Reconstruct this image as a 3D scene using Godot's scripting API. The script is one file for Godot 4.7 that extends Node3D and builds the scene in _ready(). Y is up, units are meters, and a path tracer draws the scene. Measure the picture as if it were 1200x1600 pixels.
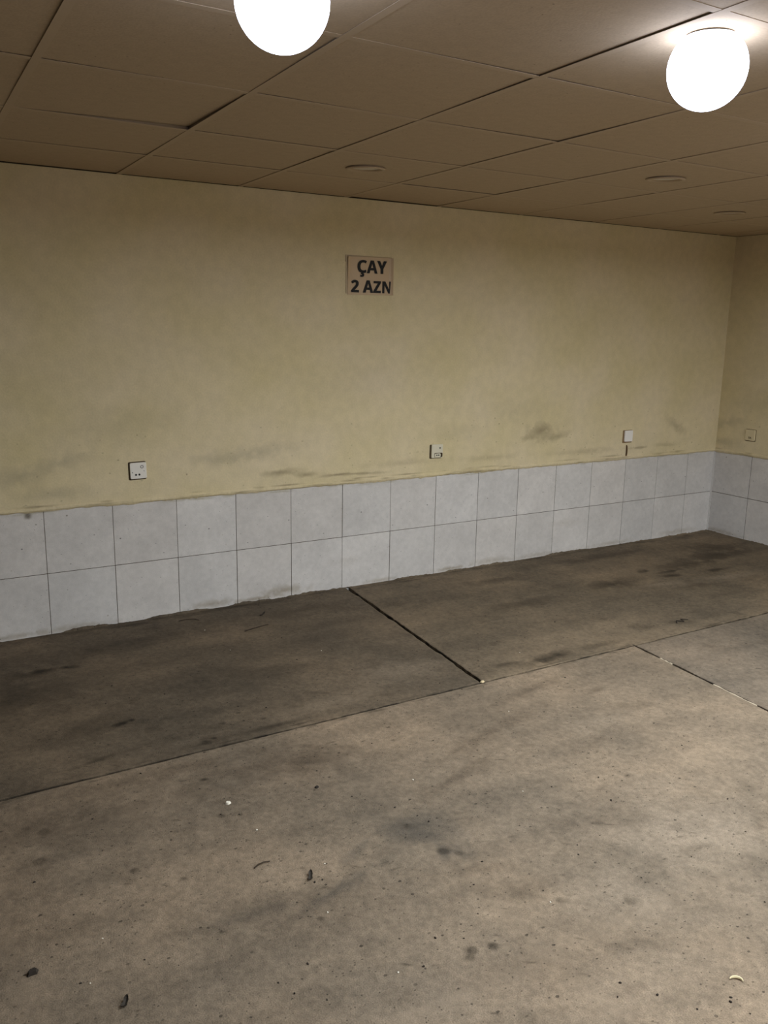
extends Node3D
# A bare basement room: yellow plaster over a two-row tile dado, cast concrete floor, lay-in ceiling with round lamps.
# Axes: the long tiled wall is z = 0, x runs along it to the right, z comes towards the camera, the floor is y = 0.

const X0 := -2.6      # left wall face
const X1 := 4.971     # right wall face
const Z1 := 8.0       # wall behind the camera
const TILE := 0.3333
const ROW := 0.3168   # height of the joint between the two rows of tiles
const TOP := 0.640    # top of the tiles
const CEIL := 2.237

var rng := RandomNumberGenerator.new()
var px := PackedByteArray()   # picture being painted
var pw := 0
var ph := 0

# ------------------------------------------------------------------ helpers
func begin() -> SurfaceTool:
	var st := SurfaceTool.new()
	st.begin(Mesh.PRIMITIVE_TRIANGLES)
	return st

func vert(st: SurfaceTool, p: Vector3, n: Vector3, uv: Vector2, uv2: Vector2) -> void:
	st.set_normal(n)
	st.set_uv(uv)
	st.set_uv2(uv2)
	st.add_vertex(p)

# how a point gets its coordinates: "wall" (x, y), "side" (z, y), "floor" (x, z)
func uvs(p: Vector3, how: String) -> Array:
	if how == "side":
		return [Vector2(p.z, -p.y), Vector2((p.z + 2.75) / 7.85, 1.0 - p.y / 2.4)]
	if how == "floor":
		return [Vector2(p.x, p.z), Vector2((p.x + 2.75) / 7.8, (p.z + 0.05) / 8.1)]
	return [Vector2(p.x, -p.y), Vector2((p.x + 2.75) / 7.85, 1.0 - p.y / 2.4)]

func tri(st: SurfaceTool, a: Vector3, b: Vector3, c: Vector3, n: Vector3, how := "wall", ns: Array = []) -> void:
	var pts := [a, b, c]
	var nn: Array = ns if ns.size() == 3 else [n, n, n]
	if (b - a).cross(c - a).dot(n) > 0.0:
		pts = [a, c, b]
		nn = [nn[0], nn[2], nn[1]]
	for i in 3:
		var t := uvs(pts[i], how)
		vert(st, pts[i], nn[i], t[0], t[1])

func quad(st: SurfaceTool, a: Vector3, b: Vector3, c: Vector3, d: Vector3, n: Vector3, how := "wall") -> void:
	var g := (b - a).cross(c - a)
	if g.length() < 1e-12:
		g = (c - a).cross(d - a)
	g = g.normalized()
	if g.dot(n) < 0.0:
		g = -g
	tri(st, a, b, c, g, how)
	tri(st, a, c, d, g, how)

# box with chamfered edges between two corners
func bevel_box(st: SurfaceTool, lo: Vector3, hi: Vector3, b: float, how := "wall") -> void:
	var m := (lo + hi) / 2.0
	var h := (hi - lo) / 2.0
	var ax := [Vector3.RIGHT, Vector3.UP, Vector3.BACK]
	for k in 3:
		var u: Vector3 = ax[(k + 1) % 3]
		var v: Vector3 = ax[(k + 2) % 3]
		for s in [-1.0, 1.0]:
			var n: Vector3 = ax[k] * s
			var c: Vector3 = m + n * h[k]
			var hu: Vector3 = u * (h[(k + 1) % 3] - b)
			var hv: Vector3 = v * (h[(k + 2) % 3] - b)
			quad(st, c - hu - hv, c + hu - hv, c + hu + hv, c - hu + hv, n, how)
			if b > 0.0:
				for s2 in [-1.0, 1.0]:     # the edge between this face and the face across u
					var n2: Vector3 = u * s2
					var e1: Vector3 = c + u * s2 * (h[(k + 1) % 3] - b)
					var e2: Vector3 = c - n * b + u * s2 * h[(k + 1) % 3]
					quad(st, e1 - hv, e1 + hv, e2 + hv, e2 - hv, (n + n2).normalized(), how)
	if b > 0.0:
		for sx in [-1.0, 1.0]:
			for sy in [-1.0, 1.0]:
				for sz in [-1.0, 1.0]:
					var q := m + Vector3(sx * h.x, sy * h.y, sz * h.z)
					tri(st, q - Vector3(0, sy * b, sz * b), q - Vector3(sx * b, 0, sz * b), q - Vector3(sx * b, sy * b, 0), Vector3(sx, sy, sz).normalized(), how)

# profile of (radius, height) turned round the y axis; outward side is to the right of the profile's run
func lathe(st: SurfaceTool, prof: Array, seg := 40, smooth := true) -> void:
	var nrm: Array = []
	for i in prof.size():
		var a: Vector2 = prof[maxi(i - 1, 0)]
		var b: Vector2 = prof[mini(i + 1, prof.size() - 1)]
		var d := (b - a).normalized()
		nrm.append(Vector2(d.y, -d.x))
	for i in prof.size() - 1:
		for k in seg:
			var pts: Array = []
			var ns: Array = []
			for c in [[i, k], [i + 1, k], [i + 1, k + 1], [i, k + 1]]:
				var an: float = TAU * (c[1] % seg) / seg
				var p: Vector2 = prof[c[0]]
				var n2: Vector2 = nrm[c[0]]
				if not smooth:
					var dd: Vector2 = (prof[i + 1] - prof[i]).normalized()
					n2 = Vector2(dd.y, -dd.x)
				pts.append(Vector3(cos(an) * p.x, p.y, sin(an) * p.x))
				ns.append(Vector3(cos(an) * n2.x, n2.y, sin(an) * n2.x).normalized())
			var avg: Vector3 = (ns[0] + ns[1] + ns[2] + ns[3]).normalized()
			if pts[1].distance_to(pts[2]) > 1e-7:
				tri(st, pts[0], pts[1], pts[2], avg, "floor", [ns[0], ns[1], ns[2]])
			if pts[0].distance_to(pts[3]) > 1e-7:
				tri(st, pts[0], pts[2], pts[3], avg, "floor", [ns[0], ns[2], ns[3]])

func tube(st: SurfaceTool, path: Array, rad: Array, seg := 8, how := "wall") -> void:
	var rings: Array = []
	for i in path.size():
		var d: Vector3 = (path[mini(i + 1, path.size() - 1)] - path[maxi(i - 1, 0)]).normalized()
		var u := d.cross(Vector3.UP if absf(d.y) < 0.9 else Vector3.RIGHT).normalized()
		var v := d.cross(u)
		var ring: Array = []
		for k in seg:
			var an := TAU * k / seg
			ring.append(path[i] + (u * cos(an) + v * sin(an)) * float(rad[i]))
		rings.append(ring)
	for i in path.size() - 1:
		var mid: Vector3 = (path[i] + path[i + 1]) / 2.0
		for k in seg:
			var a: Vector3 = rings[i][k]
			var b: Vector3 = rings[i + 1][k]
			var c: Vector3 = rings[i + 1][(k + 1) % seg]
			var e: Vector3 = rings[i][(k + 1) % seg]
			quad(st, a, b, c, e, ((a + b + c + e) / 4.0 - mid).normalized(), how)
	for e in [0, path.size() - 1]:
		var out: Vector3 = (path[e] - path[1 if e == 0 else e - 1]).normalized()
		for k in seg:
			tri(st, path[e], rings[e][k], rings[e][(k + 1) % seg], out, how)

func mesh_of(st: SurfaceTool) -> ArrayMesh:
	return st.commit()

func obj(called: String, mesh: Mesh, mat: Material, parent: Node = self) -> MeshInstance3D:
	var o := MeshInstance3D.new()
	o.name = numbered(called, parent)
	o.mesh = mesh
	o.material_override = mat
	o.cast_shadow = GeometryInstance3D.SHADOW_CASTING_SETTING_ON
	parent.add_child(o, true)
	return o

func numbered(called: String, parent: Node) -> String:
	if not parent.has_node(called):
		return called
	var i := 1
	while parent.has_node("%s_%03d" % [called, i]):
		i += 1
	return "%s_%03d" % [called, i]

func tag(o: Node, label: String, category: String, group := "") -> void:
	o.set_meta("label", label)
	o.set_meta("category", category)
	if group:
		o.set_meta("group", group)

func structure(o: Node, label: String, category: String) -> void:
	o.set_meta("kind", "structure")
	tag(o, label, category)

func thing(called: String, label: String, category: String, at: Vector3, group := "") -> Node3D:
	var o := Node3D.new()
	o.name = numbered(called, self)
	add_child(o, true)
	o.position = at
	tag(o, label, category, group)
	return o

func paint(c: Color, rough: float, metal := 0.0) -> StandardMaterial3D:
	var m := StandardMaterial3D.new()
	m.albedo_color = c
	m.roughness = rough
	m.metallic = metal
	return m

# ------------------------------------------------------------------ textures
func noise(s: int, freq: float, oct := 4) -> FastNoiseLite:
	var n := FastNoiseLite.new()
	n.seed = s
	n.noise_type = FastNoiseLite.TYPE_SIMPLEX_SMOOTH
	n.frequency = freq
	n.fractal_octaves = oct
	return n

func field(s: int, w: int, h: int, freq: float, oct := 4, stretch := Vector2.ONE) -> PackedByteArray:
	var im := noise(s, freq, oct).get_image(int(w / stretch.x), int(h / stretch.y))
	im.convert(Image.FORMAT_L8)
	if stretch != Vector2.ONE:
		im.resize(w, h, Image.INTERPOLATE_CUBIC)
	return im.get_data()

func seamless(s: int, w: int, freq: float, oct := 4) -> PackedByteArray:
	var im := noise(s, freq, oct).get_seamless_image(w, w)
	im.convert(Image.FORMAT_L8)
	return im.get_data()

func as_texture(data: PackedByteArray, w: int, h: int, fmt := Image.FORMAT_RGB8) -> ImageTexture:
	return ImageTexture.create_from_image(Image.create_from_data(w, h, false, fmt, data))

# a soft uneven blot in the picture px; place and radii in pixels
func blot(cx: float, cy: float, rx: float, ry: float, turn: float, col: Color, amount: float, n: FastNoiseLite, ragged := 0.6, hard := 0.15) -> void:
	var reach := maxf(rx, ry) * (1.0 + ragged) + 1.0
	var co := cos(turn)
	var si := sin(turn)
	var c := [col.r * 255.0, col.g * 255.0, col.b * 255.0]
	for y in range(maxi(0, int(cy - reach)), mini(ph, int(cy + reach) + 1)):
		for x in range(maxi(0, int(cx - reach)), mini(pw, int(cx + reach) + 1)):
			var dx := x - cx
			var dy := y - cy
			var u := (dx * co + dy * si) / rx
			var v := (-dx * si + dy * co) / ry
			var k := n.get_noise_2d(x, y)
			var d := sqrt(u * u + v * v) + k * ragged
			var a := clampf((1.0 - d) / maxf(1.0 - hard, 0.05), 0.0, 1.0)
			if a <= 0.0:
				continue
			a = a * a * (3.0 - 2.0 * a) * amount * clampf(0.8 + k * 0.9, 0.2, 1.2)
			var at := (y * pw + x) * 3
			for i in 3:
				px[at + i] = int(clampf(px[at + i] + (c[i] - px[at + i]) * a, 0, 255))

func wall_texture() -> ImageTexture:
	pw = 2048
	ph = 626
	px = PackedByteArray()
	px.resize(pw * ph * 3)
	var a := field(11, pw, ph, 0.006, 4)
	var b := field(12, pw, ph, 0.05, 3)
	var s := field(13, pw, ph, 0.012, 4, Vector2(4, 1))
	for i in pw * ph:
		var k := 1.0 + (a[i] - 128) * 0.00020 + (b[i] - 128) * 0.00020 + (s[i] - 128) * 0.00010
		px[i * 3] = int(WALL.r * 255.0 * k)
		px[i * 3 + 1] = int(WALL.g * 255.0 * k)
		px[i * 3 + 2] = int(WALL.b * 255.0 * k * (1.0 + (a[i] - 128) * 0.0003))
	var mx := pw / 7.85
	var my := ph / 2.4
	var n := noise(21, 0.035, 5)
	var grime_shade := Color(0.44, 0.39, 0.30)
	var grey := Color(0.56, 0.53, 0.45)
	# [x, y, half width, half height, tilt, strength, colour]: scuffs over the tiles, hand marks, smudges
	for e in [
		[3.17, 0.885, 0.17, 0.075, 0.1, 0.52, grime_shade], [3.30, 0.835, 0.20, 0.035, 0.15, 0.4, grime_shade], [3.05, 0.84, 0.10, 0.03, 0.0, 0.3, grime_shade],
		[4.50, 0.85, 0.22, 0.06, -0.5, 0.3, grime_shade], [4.40, 0.72, 0.16, 0.02, -0.05, 0.3, grime_shade], [4.12, 0.715, 0.12, 0.014, 0.0, 0.55, grime_shade],
		[1.77, 0.696, 0.28, 0.013, -0.03, 0.5, grime_shade], [1.62, 0.70, 0.14, 0.010, 0.05, 0.5, grime_shade], [1.42, 0.715, 0.10, 0.022, 0.0, 0.5, grime_shade],
		[1.26, 0.74, 0.16, 0.03, 0.0, 0.5, grime_shade], [1.12, 0.86, 0.34, 0.06, 0.1, 0.33, grey], [0.90, 0.84, 0.22, 0.05, -0.1, 0.28, grey],
		[-0.09, 0.82, 0.22, 0.07, 0.2, 0.35, grey], [0.05, 0.72, 0.25, 0.05, 0.0, 0.3, grey], [0.12, 0.88, 0.18, 0.05, 0.3, 0.3, grey],
		[2.1, 0.74, 0.4, 0.03, 0.0, 0.2, grime_shade], [2.75, 0.73, 0.35, 0.03, 0.0, 0.2, grime_shade], [2.9, 1.02, 0.4, 0.12, 0.0, 0.12, grey],
		[3.6, 0.72, 0.4, 0.03, 0.0, 0.25, grime_shade], [0.4, 1.05, 0.5, 0.14, 0.1, 0.16, grey], [2.5, 0.9, 0.3, 0.08, 0.0, 0.14, grey], [1.9, 1.3, 0.7, 0.25, 0.2, 0.10, grey],
	]:
		blot((e[0] + 2.75) * mx, ph - e[1] * my, e[2] * mx, e[3] * my, -e[4], e[6], e[5], n, 0.7, 0.0)
	# line of dirt just over the tiles
	for k in 70:
		blot((rng.randf_range(-2.7, 5.0) + 2.75) * mx, ph - rng.randf_range(0.645, 0.672) * my, rng.randf_range(8, 40), rng.randf_range(1.0, 2.6), 0.0, grime_shade, rng.randf_range(0.2, 0.6), n, 0.6, 0.0)
	for k in 170:   # specks and small knocks
		blot((rng.randf_range(-2.7, 5.0) + 2.75) * mx, ph - rng.randf_range(0.66, 1.0) * my, rng.randf_range(0.7, 2.2), rng.randf_range(0.7, 1.5), 0.0, grime_shade, rng.randf_range(0.3, 0.7), n, 0.2, 0.2)
	return as_texture(px, pw, ph)

func tile_texture() -> ImageTexture:   # same layout as the wall's picture
	pw = 2048
	ph = 626
	px = PackedByteArray()
	px.resize(pw * ph * 3)
	var a := field(31, pw, ph, 0.012, 4)
	var b := field(32, pw, ph, 0.06, 3)
	var mx := pw / 7.85
	var my := ph / 2.4
	var shade: Array = []
	for k in 60:
		shade.append([rng.randf_range(0.975, 1.015), rng.randf_range(-0.004, 0.004)])
	for y in ph:
		for x in pw:
			var i := y * pw + x
			var hy := (ph - y) / my
			var cell: Array = shade[(int((x / mx - 2.75) / TILE + 10.0) * 2 + (1 if hy > ROW else 0)) % 60]
			var k: float = cell[0] + (a[i] - 128) * 0.00028 + (b[i] - 128) * 0.0002
			px[i * 3] = int(clampf(TILES.r * 255.0 * k * (1.0 + cell[1]), 0, 255))
			px[i * 3 + 1] = int(clampf(TILES.g * 255.0 * k, 0, 255))
			px[i * 3 + 2] = int(clampf(TILES.b * 255.0 * k * (1.0 - cell[1]), 0, 255))
	var n := noise(33, 0.05, 5)
	var dirt := Color(0.52, 0.46, 0.37)
	var plaster := Color(0.62, 0.58, 0.46)
	for e in [[0.85, 0.03, 0.18, 0.035, 0.5], [1.28, 0.045, 0.24, 0.04, 0.55], [1.12, 0.02, 0.2, 0.02, 0.6], [2.47, 0.02, 0.2, 0.02, 0.6], [0.1, 0.02, 0.3, 0.025, 0.4], [-0.2, 0.02, 0.25, 0.02, 0.4], [1.95, 0.015, 0.2, 0.02, 0.4], [2.8, 0.03, 0.25, 0.03, 0.35], [3.2, 0.02, 0.3, 0.025, 0.3], [3.9, 0.02, 0.3, 0.025, 0.3], [4.6, 0.03, 0.3, 0.03, 0.3], [1.7, 0.17, 0.16, 0.05, 0.10], [3.45, 0.22, 0.2, 0.05, 0.12]]:
		blot((e[0] + 2.75) * mx, ph - e[1] * my, e[2] * mx, e[3] * my, 0.0, dirt, e[4], n, 0.7, 0.0)
	for k in 60:   # smears of plaster along the top edge
		blot((rng.randf_range(-2.7, 5.0) + 2.75) * mx, ph - rng.randf_range(0.628, 0.645) * my, rng.randf_range(8, 34), rng.randf_range(1.0, 3.0), 0.0, plaster, rng.randf_range(0.25, 0.65), n, 0.7, 0.0)
	blot((-0.075 + 2.75) * mx, ph - 0.622 * my, 5.0, 5.0, 0.4, Color(0.33, 0.30, 0.25), 0.9, n, 0.8, 0.2)
	blot((0.107 + 2.75) * mx, ph - 0.605 * my, 1.5, 1.2, 0.0, Color(0.3, 0.27, 0.22), 0.9, n, 0.2, 0.2)
	blot((-0.04 + 2.75) * mx, ph - 0.575 * my, 1.3, 1.2, 0.0, Color(0.3, 0.27, 0.22), 0.7, n, 0.2, 0.2)
	blot((0.28 + 2.75) * mx, ph - 0.055 * my, 1.2, 1.0, 0.0, Color(0.3, 0.25, 0.2), 0.8, n, 0.2, 0.2)
	for k in 70:
		blot((rng.randf_range(-2.7, 5.0) + 2.75) * mx, ph - rng.randf_range(0.02, 0.62) * my, rng.randf_range(0.6, 1.2), rng.randf_range(0.6, 1.2), 0.0, dirt, rng.randf_range(0.3, 0.6), n, 0.2, 0.2)
	return as_texture(px, pw, ph)

func joint_c(z: float) -> float:
	return 2.511 - 0.1 * (z - 1.54)

func joint_b(z: float) -> float:
	return 1.703 - 0.0985 * z

func floor_texture() -> ImageTexture:   # x -2.75 .. 5.05, z -0.05 .. 8.05
	pw = 2048
	ph = 2048
	px = PackedByteArray()
	px.resize(pw * ph * 3)
	var mx := pw / 7.8
	var my := ph / 8.1
	var a := field(41, pw, ph, 0.0045, 5)
	var b := field(42, pw, ph, 0.02, 4)
	var c := field(43, pw, ph, 0.07, 3)
	var s := field(44, pw, ph, 0.02, 4, Vector2(6, 1))
	var base := [FRONT.r * 255.0, FRONT.g * 255.0, FRONT.b * 255.0]
	var back := [BACK.r * 255.0, BACK.g * 255.0, BACK.b * 255.0]
	var back_left := [BACK.r * 232.0, BACK.g * 232.0, BACK.b * 234.0]
	var grey := [SIDE.r * 255.0, SIDE.g * 255.0, SIDE.b * 255.0]
	for y in ph:
		var z := y / my - 0.05
		var xc := int((joint_c(z) + 2.75) * mx)
		var xb := int((joint_b(z) + 2.75) * mx)
		for x in pw:
			var i := y * pw + x
			var col: Array = (back if x > xb else back_left) if z < 1.54 else (grey if x > xc else base)
			var k := 1.0 + (a[i] - 128) * (0.0012 if z < 1.54 else 0.0010) + (b[i] - 128) * 0.0004 + (c[i] - 128) * 0.0006 + (s[i] - 128) * 0.0006
			var t := (a[i] - 128) * 0.0001
			px[i * 3] = int(clampf(col[0] * k * (1.0 + t), 0, 255))
			px[i * 3 + 1] = int(clampf(col[1] * k, 0, 255))
			px[i * 3 + 2] = int(clampf(col[2] * k * (1.0 - t), 0, 255))
	var n := noise(45, 0.022, 5)
	var fine := noise(46, 0.08, 4)
	var dark := Color(0.20, 0.17, 0.13)
	var soot := Color(0.24, 0.235, 0.225)
	var brown := Color(0.25, 0.205, 0.16)
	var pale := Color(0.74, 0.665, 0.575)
	# large stains, and soft areas browner or paler than the slab: [x, z, half x, half z, turn, strength, colour]
	for e in [
		[0.66, 2.36, 0.20, 0.13, 0.5, 0.55, soot], [0.665, 2.50, 0.05, 0.07, 0.3, 0.6, soot], [0.72, 2.53, 0.06, 0.06, 0.0, 0.4, soot],
		[0.30, 2.50, 0.30, 0.035, -0.25, 0.4, soot], [0.05, 2.48, 0.22, 0.04, 0.1, 0.22, soot], [0.45, 2.36, 0.16, 0.03, -0.5, 0.3, soot],
		[2.02, 1.46, 0.22, 0.07, -0.1, 0.75, dark], [1.78, 1.42, 0.16, 0.06, 0.0, 0.5, dark], [2.35, 1.45, 0.2, 0.05, 0.0, 0.4, dark],
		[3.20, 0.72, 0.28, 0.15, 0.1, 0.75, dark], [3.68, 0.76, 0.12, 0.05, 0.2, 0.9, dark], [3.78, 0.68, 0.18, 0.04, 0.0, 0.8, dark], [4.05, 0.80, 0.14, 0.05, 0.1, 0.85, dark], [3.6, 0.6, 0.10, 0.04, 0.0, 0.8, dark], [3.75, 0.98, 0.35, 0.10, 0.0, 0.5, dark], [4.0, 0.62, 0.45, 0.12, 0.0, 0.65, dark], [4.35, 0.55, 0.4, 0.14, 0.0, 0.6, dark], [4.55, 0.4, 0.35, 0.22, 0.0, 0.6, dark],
		[3.0, 1.40, 0.10, 0.035, 0.3, 0.5, dark], [2.75, 1.36, 0.12, 0.06, 0.6, 0.4, dark], [2.45, 0.75, 0.3, 0.10, 0.0, 0.4, dark], [3.6, 0.2, 0.7, 0.10, 0.0, 0.45, dark], [2.6, 0.3, 0.3, 0.08, 0.0, 0.45, dark],
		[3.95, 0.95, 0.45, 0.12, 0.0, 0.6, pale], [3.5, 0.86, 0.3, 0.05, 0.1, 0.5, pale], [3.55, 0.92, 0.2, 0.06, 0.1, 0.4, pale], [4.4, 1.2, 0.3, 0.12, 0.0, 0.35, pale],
		[-0.12, 0.47, 0.14, 0.035, 0.0, 0.7, dark], [-0.20, 0.49, 0.16, 0.07, 0.0, 0.5, dark], [0.0, 0.49, 0.05, 0.03, 0.0, 0.7, dark],
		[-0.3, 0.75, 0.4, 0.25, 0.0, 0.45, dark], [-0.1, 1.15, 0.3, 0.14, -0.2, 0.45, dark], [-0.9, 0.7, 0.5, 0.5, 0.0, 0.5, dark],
		[0.04, 1.172, 0.055, 0.022, -0.3, 0.85, dark], [0.295, 1.45, 0.05, 0.02, 0.0, 0.75, dark], [0.26, 1.49, 0.10, 0.02, 0.0, 0.5, dark], [-0.10, 1.42, 0.10, 0.018, -0.25, 0.55, dark], [0.05, 1.40, 0.3, 0.05, -0.05, 0.2, dark],
		[0.55, 1.48, 0.25, 0.03, 0.0, 0.55, dark], [0.75, 0.95, 0.4, 0.12, 0.2, 0.3, dark], [1.3, 0.25, 0.4, 0.10, 0.0, 0.35, dark], [0.4, 0.3, 0.6, 0.12, 0.0, 0.3, dark], [1.4, 1.25, 0.3, 0.12, 0.3, 0.25, pale], [1.0, 1.38, 0.35, 0.08, 0.0, 0.28, pale], [0.2, 1.44, 0.3, 0.05, 0.0, 0.2, pale],
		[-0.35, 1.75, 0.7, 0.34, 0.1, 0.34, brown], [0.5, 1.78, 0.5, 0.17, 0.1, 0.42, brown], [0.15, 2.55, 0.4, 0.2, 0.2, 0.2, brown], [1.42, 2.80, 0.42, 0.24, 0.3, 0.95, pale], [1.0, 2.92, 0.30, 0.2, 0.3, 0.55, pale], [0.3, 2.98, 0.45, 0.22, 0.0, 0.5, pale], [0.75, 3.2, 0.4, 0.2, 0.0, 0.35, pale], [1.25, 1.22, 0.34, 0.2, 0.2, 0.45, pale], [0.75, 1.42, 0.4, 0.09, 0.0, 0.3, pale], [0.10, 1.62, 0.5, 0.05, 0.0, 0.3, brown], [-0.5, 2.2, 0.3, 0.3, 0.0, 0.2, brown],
		[1.25, 1.95, 0.5, 0.06, -0.25, 0.35, brown], [1.0, 2.15, 0.35, 0.05, -0.3, 0.28, brown], [1.7, 1.70, 0.35, 0.05, -0.2, 0.3, brown], [1.6, 2.2, 0.3, 0.06, -0.3, 0.2, brown],
		[1.20, 2.62, 0.30, 0.05, 0.5, 0.2, brown], [0.75, 2.75, 0.25, 0.06, 0.3, 0.2, brown], [0.55, 3.0, 0.35, 0.10, 0.2, 0.2, brown], [0.72, 2.63, 0.16, 0.04, 0.4, 0.25, brown], [0.9, 3.1, 0.2, 0.05, 0.5, 0.2, brown],
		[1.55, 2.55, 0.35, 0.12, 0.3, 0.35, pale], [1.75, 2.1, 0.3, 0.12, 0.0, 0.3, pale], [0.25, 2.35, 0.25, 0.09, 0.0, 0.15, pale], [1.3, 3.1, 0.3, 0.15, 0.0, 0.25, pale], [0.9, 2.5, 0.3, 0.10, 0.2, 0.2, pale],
	]:
		blot((e[0] + 2.75) * mx, (e[1] + 0.05) * my, e[2] * mx, e[3] * my, e[4], e[6], e[5], n, 0.75, 0.0)
	# round oily drips
	for e in [[0.02, 1.176, 0.028, 0.95], [0.05, 1.170, 0.032, 0.95], [0.085, 1.160, 0.02, 0.9], [-0.03, 0.476, 0.03, 0.9], [-0.14, 0.47, 0.05, 0.6], [0.28, 1.48, 0.03, 0.9], [0.32, 1.465, 0.022, 0.8], [0.665, 2.497, 0.032, 0.6], [0.70, 2.53, 0.02, 0.5], [0.64, 2.33, 0.03, 0.4], [1.96, 1.47, 0.05, 0.7], [2.08, 1.45, 0.05, 0.6], [0.54, 2.899, 0.022, 0.8], [0.483, 2.885, 0.026, 0.7], [0.465, 2.905, 0.02, 0.6], [0.204, 2.585, 0.016, 0.5], [-0.17, 2.13, 0.02, 0.5], [-0.06, 2.24, 0.018, 0.4], [-0.40, 1.95, 0.03, 0.5], [-0.36, 1.80, 0.03, 0.5], [0.18, 1.74, 0.02, 0.7], [0.205, 2.008, 0.016, 0.5], [0.15, 1.985, 0.018, 0.5], [0.39, 1.36, 0.02, 0.6], [0.48, 1.30, 0.016, 0.6], [0.55, 1.40, 0.02, 0.5], [1.19, 2.62, 0.03, 0.4], [1.5, 2.45, 0.025, 0.4], [0.98, 2.95, 0.03, 0.35], [0.82, 2.85, 0.025, 0.4]]:
		blot((e[0] + 2.75) * mx, (e[1] + 0.05) * my, e[2] * mx, e[2] * 0.8 * my, 0.3, dark, e[3], fine, 0.5, 0.2)
	# scratches and small pits
	for k in 2400:
		var w := rng.randf_range(0.7, 2.6)
		blot(rng.randf_range(0.2, 0.95) * pw, rng.randf_range(0.0, 0.52) * ph, w * rng.randf_range(0.8, 3.4), w * 0.5, rng.randf_range(-0.2, 0.9), dark, rng.randf_range(0.15, 0.6), fine, 0.4, 0.1)
	for k in 420:
		var w := rng.randf_range(4, 24)
		blot(rng.randf_range(0.2, 0.95) * pw, rng.randf_range(0.0, 0.52) * ph, w, w * rng.randf_range(0.25, 0.7), rng.randf_range(-0.3, 0.9), [dark, brown, pale][k % 3], rng.randf_range(0.08, 0.28), n, 0.8, 0.0)
	# dirt along the joints and at the wall foot, plus painted crack shade
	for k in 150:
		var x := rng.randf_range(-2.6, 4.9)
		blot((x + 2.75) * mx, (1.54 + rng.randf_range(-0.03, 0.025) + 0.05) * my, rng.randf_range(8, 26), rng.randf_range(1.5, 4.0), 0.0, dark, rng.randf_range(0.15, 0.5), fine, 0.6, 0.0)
		blot((x + 2.75) * mx, (rng.randf_range(0.0, 0.07) + 0.05) * my, rng.randf_range(10, 40), rng.randf_range(3, 9), 0.0, dark, rng.randf_range(0.1, 0.35), n, 0.6, 0.0)
	for k in 420:  # shade of the open cracks painted in over the joint edges
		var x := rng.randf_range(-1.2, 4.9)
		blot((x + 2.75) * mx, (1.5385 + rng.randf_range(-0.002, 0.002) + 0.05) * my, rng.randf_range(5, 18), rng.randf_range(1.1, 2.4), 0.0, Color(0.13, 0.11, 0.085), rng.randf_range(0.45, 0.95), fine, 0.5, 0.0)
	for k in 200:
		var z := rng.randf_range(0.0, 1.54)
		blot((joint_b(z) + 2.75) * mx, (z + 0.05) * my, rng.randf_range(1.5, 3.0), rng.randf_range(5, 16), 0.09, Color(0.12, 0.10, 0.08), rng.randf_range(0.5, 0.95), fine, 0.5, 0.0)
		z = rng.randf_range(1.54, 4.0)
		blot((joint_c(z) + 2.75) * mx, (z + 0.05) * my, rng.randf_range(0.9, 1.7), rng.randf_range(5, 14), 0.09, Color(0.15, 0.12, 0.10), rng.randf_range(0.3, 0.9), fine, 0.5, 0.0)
	return as_texture(px, pw, ph)

func grain_textures(s: int, w: int, freq: float, depth: float, pits: int) -> Array:   # [colour to multiply, height]
	var a := seamless(s, w, freq, 4)
	var b := seamless(s + 1, w, freq * 5.0, 2)
	var col := PackedByteArray()
	col.resize(w * w)
	var hgt := PackedByteArray()
	hgt.resize(w * w)
	for i in w * w:
		var v := (a[i] - 128) / 128.0 * 0.4 + (b[i] - 128) / 128.0 * 0.6
		col[i] = int(clampf(255.0 * (1.0 - depth + depth * v), 0, 255))
		hgt[i] = int(clampf(150.0 + 75.0 * v, 0, 255))
	for k in pits:
		var cx := rng.randi_range(0, w - 1)
		var cy := rng.randi_range(0, w - 1)
		var r := rng.randf_range(0.6, 2.6) if rng.randf() < 0.9 else rng.randf_range(2.0, 4.5)
		var f := rng.randf_range(0.6, 0.9)
		var sq := rng.randf_range(0.5, 1.0)
		for y in range(-5, 6):
			for x in range(-5, 6):
				var d := sqrt(x * x + y * y / (sq * sq))
				if d < r:
					var at := posmod(cy + y, w) * w + posmod(cx + x, w)
					col[at] = int(col[at] * f)
					hgt[at] = int(hgt[at] * 0.5)
	return [as_texture(col, w, w, Image.FORMAT_L8), as_texture(hgt, w, w, Image.FORMAT_L8)]

# layered material: fine repeated grain and relief, times the picture laid over the whole surface
func layered(grain: Array, per_metre: float, relief: float, picture: Texture2D, rough: float, tint := Color.WHITE) -> StandardMaterial3D:
	var m := StandardMaterial3D.new()
	m.albedo_color = tint
	m.albedo_texture = grain[0]
	m.uv1_scale = Vector3(per_metre, per_metre, per_metre)
	m.roughness = rough
	m.metallic_specular = 0.35
	if relief > 0.0:
		m.heightmap_enabled = true
		m.heightmap_texture = grain[1]
		m.heightmap_scale = relief
	if picture:
		m.detail_enabled = true
		m.detail_blend_mode = BaseMaterial3D.BLEND_MODE_MUL
		m.detail_uv_layer = BaseMaterial3D.DETAIL_UV_2
		m.detail_albedo = picture
	return m

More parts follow.
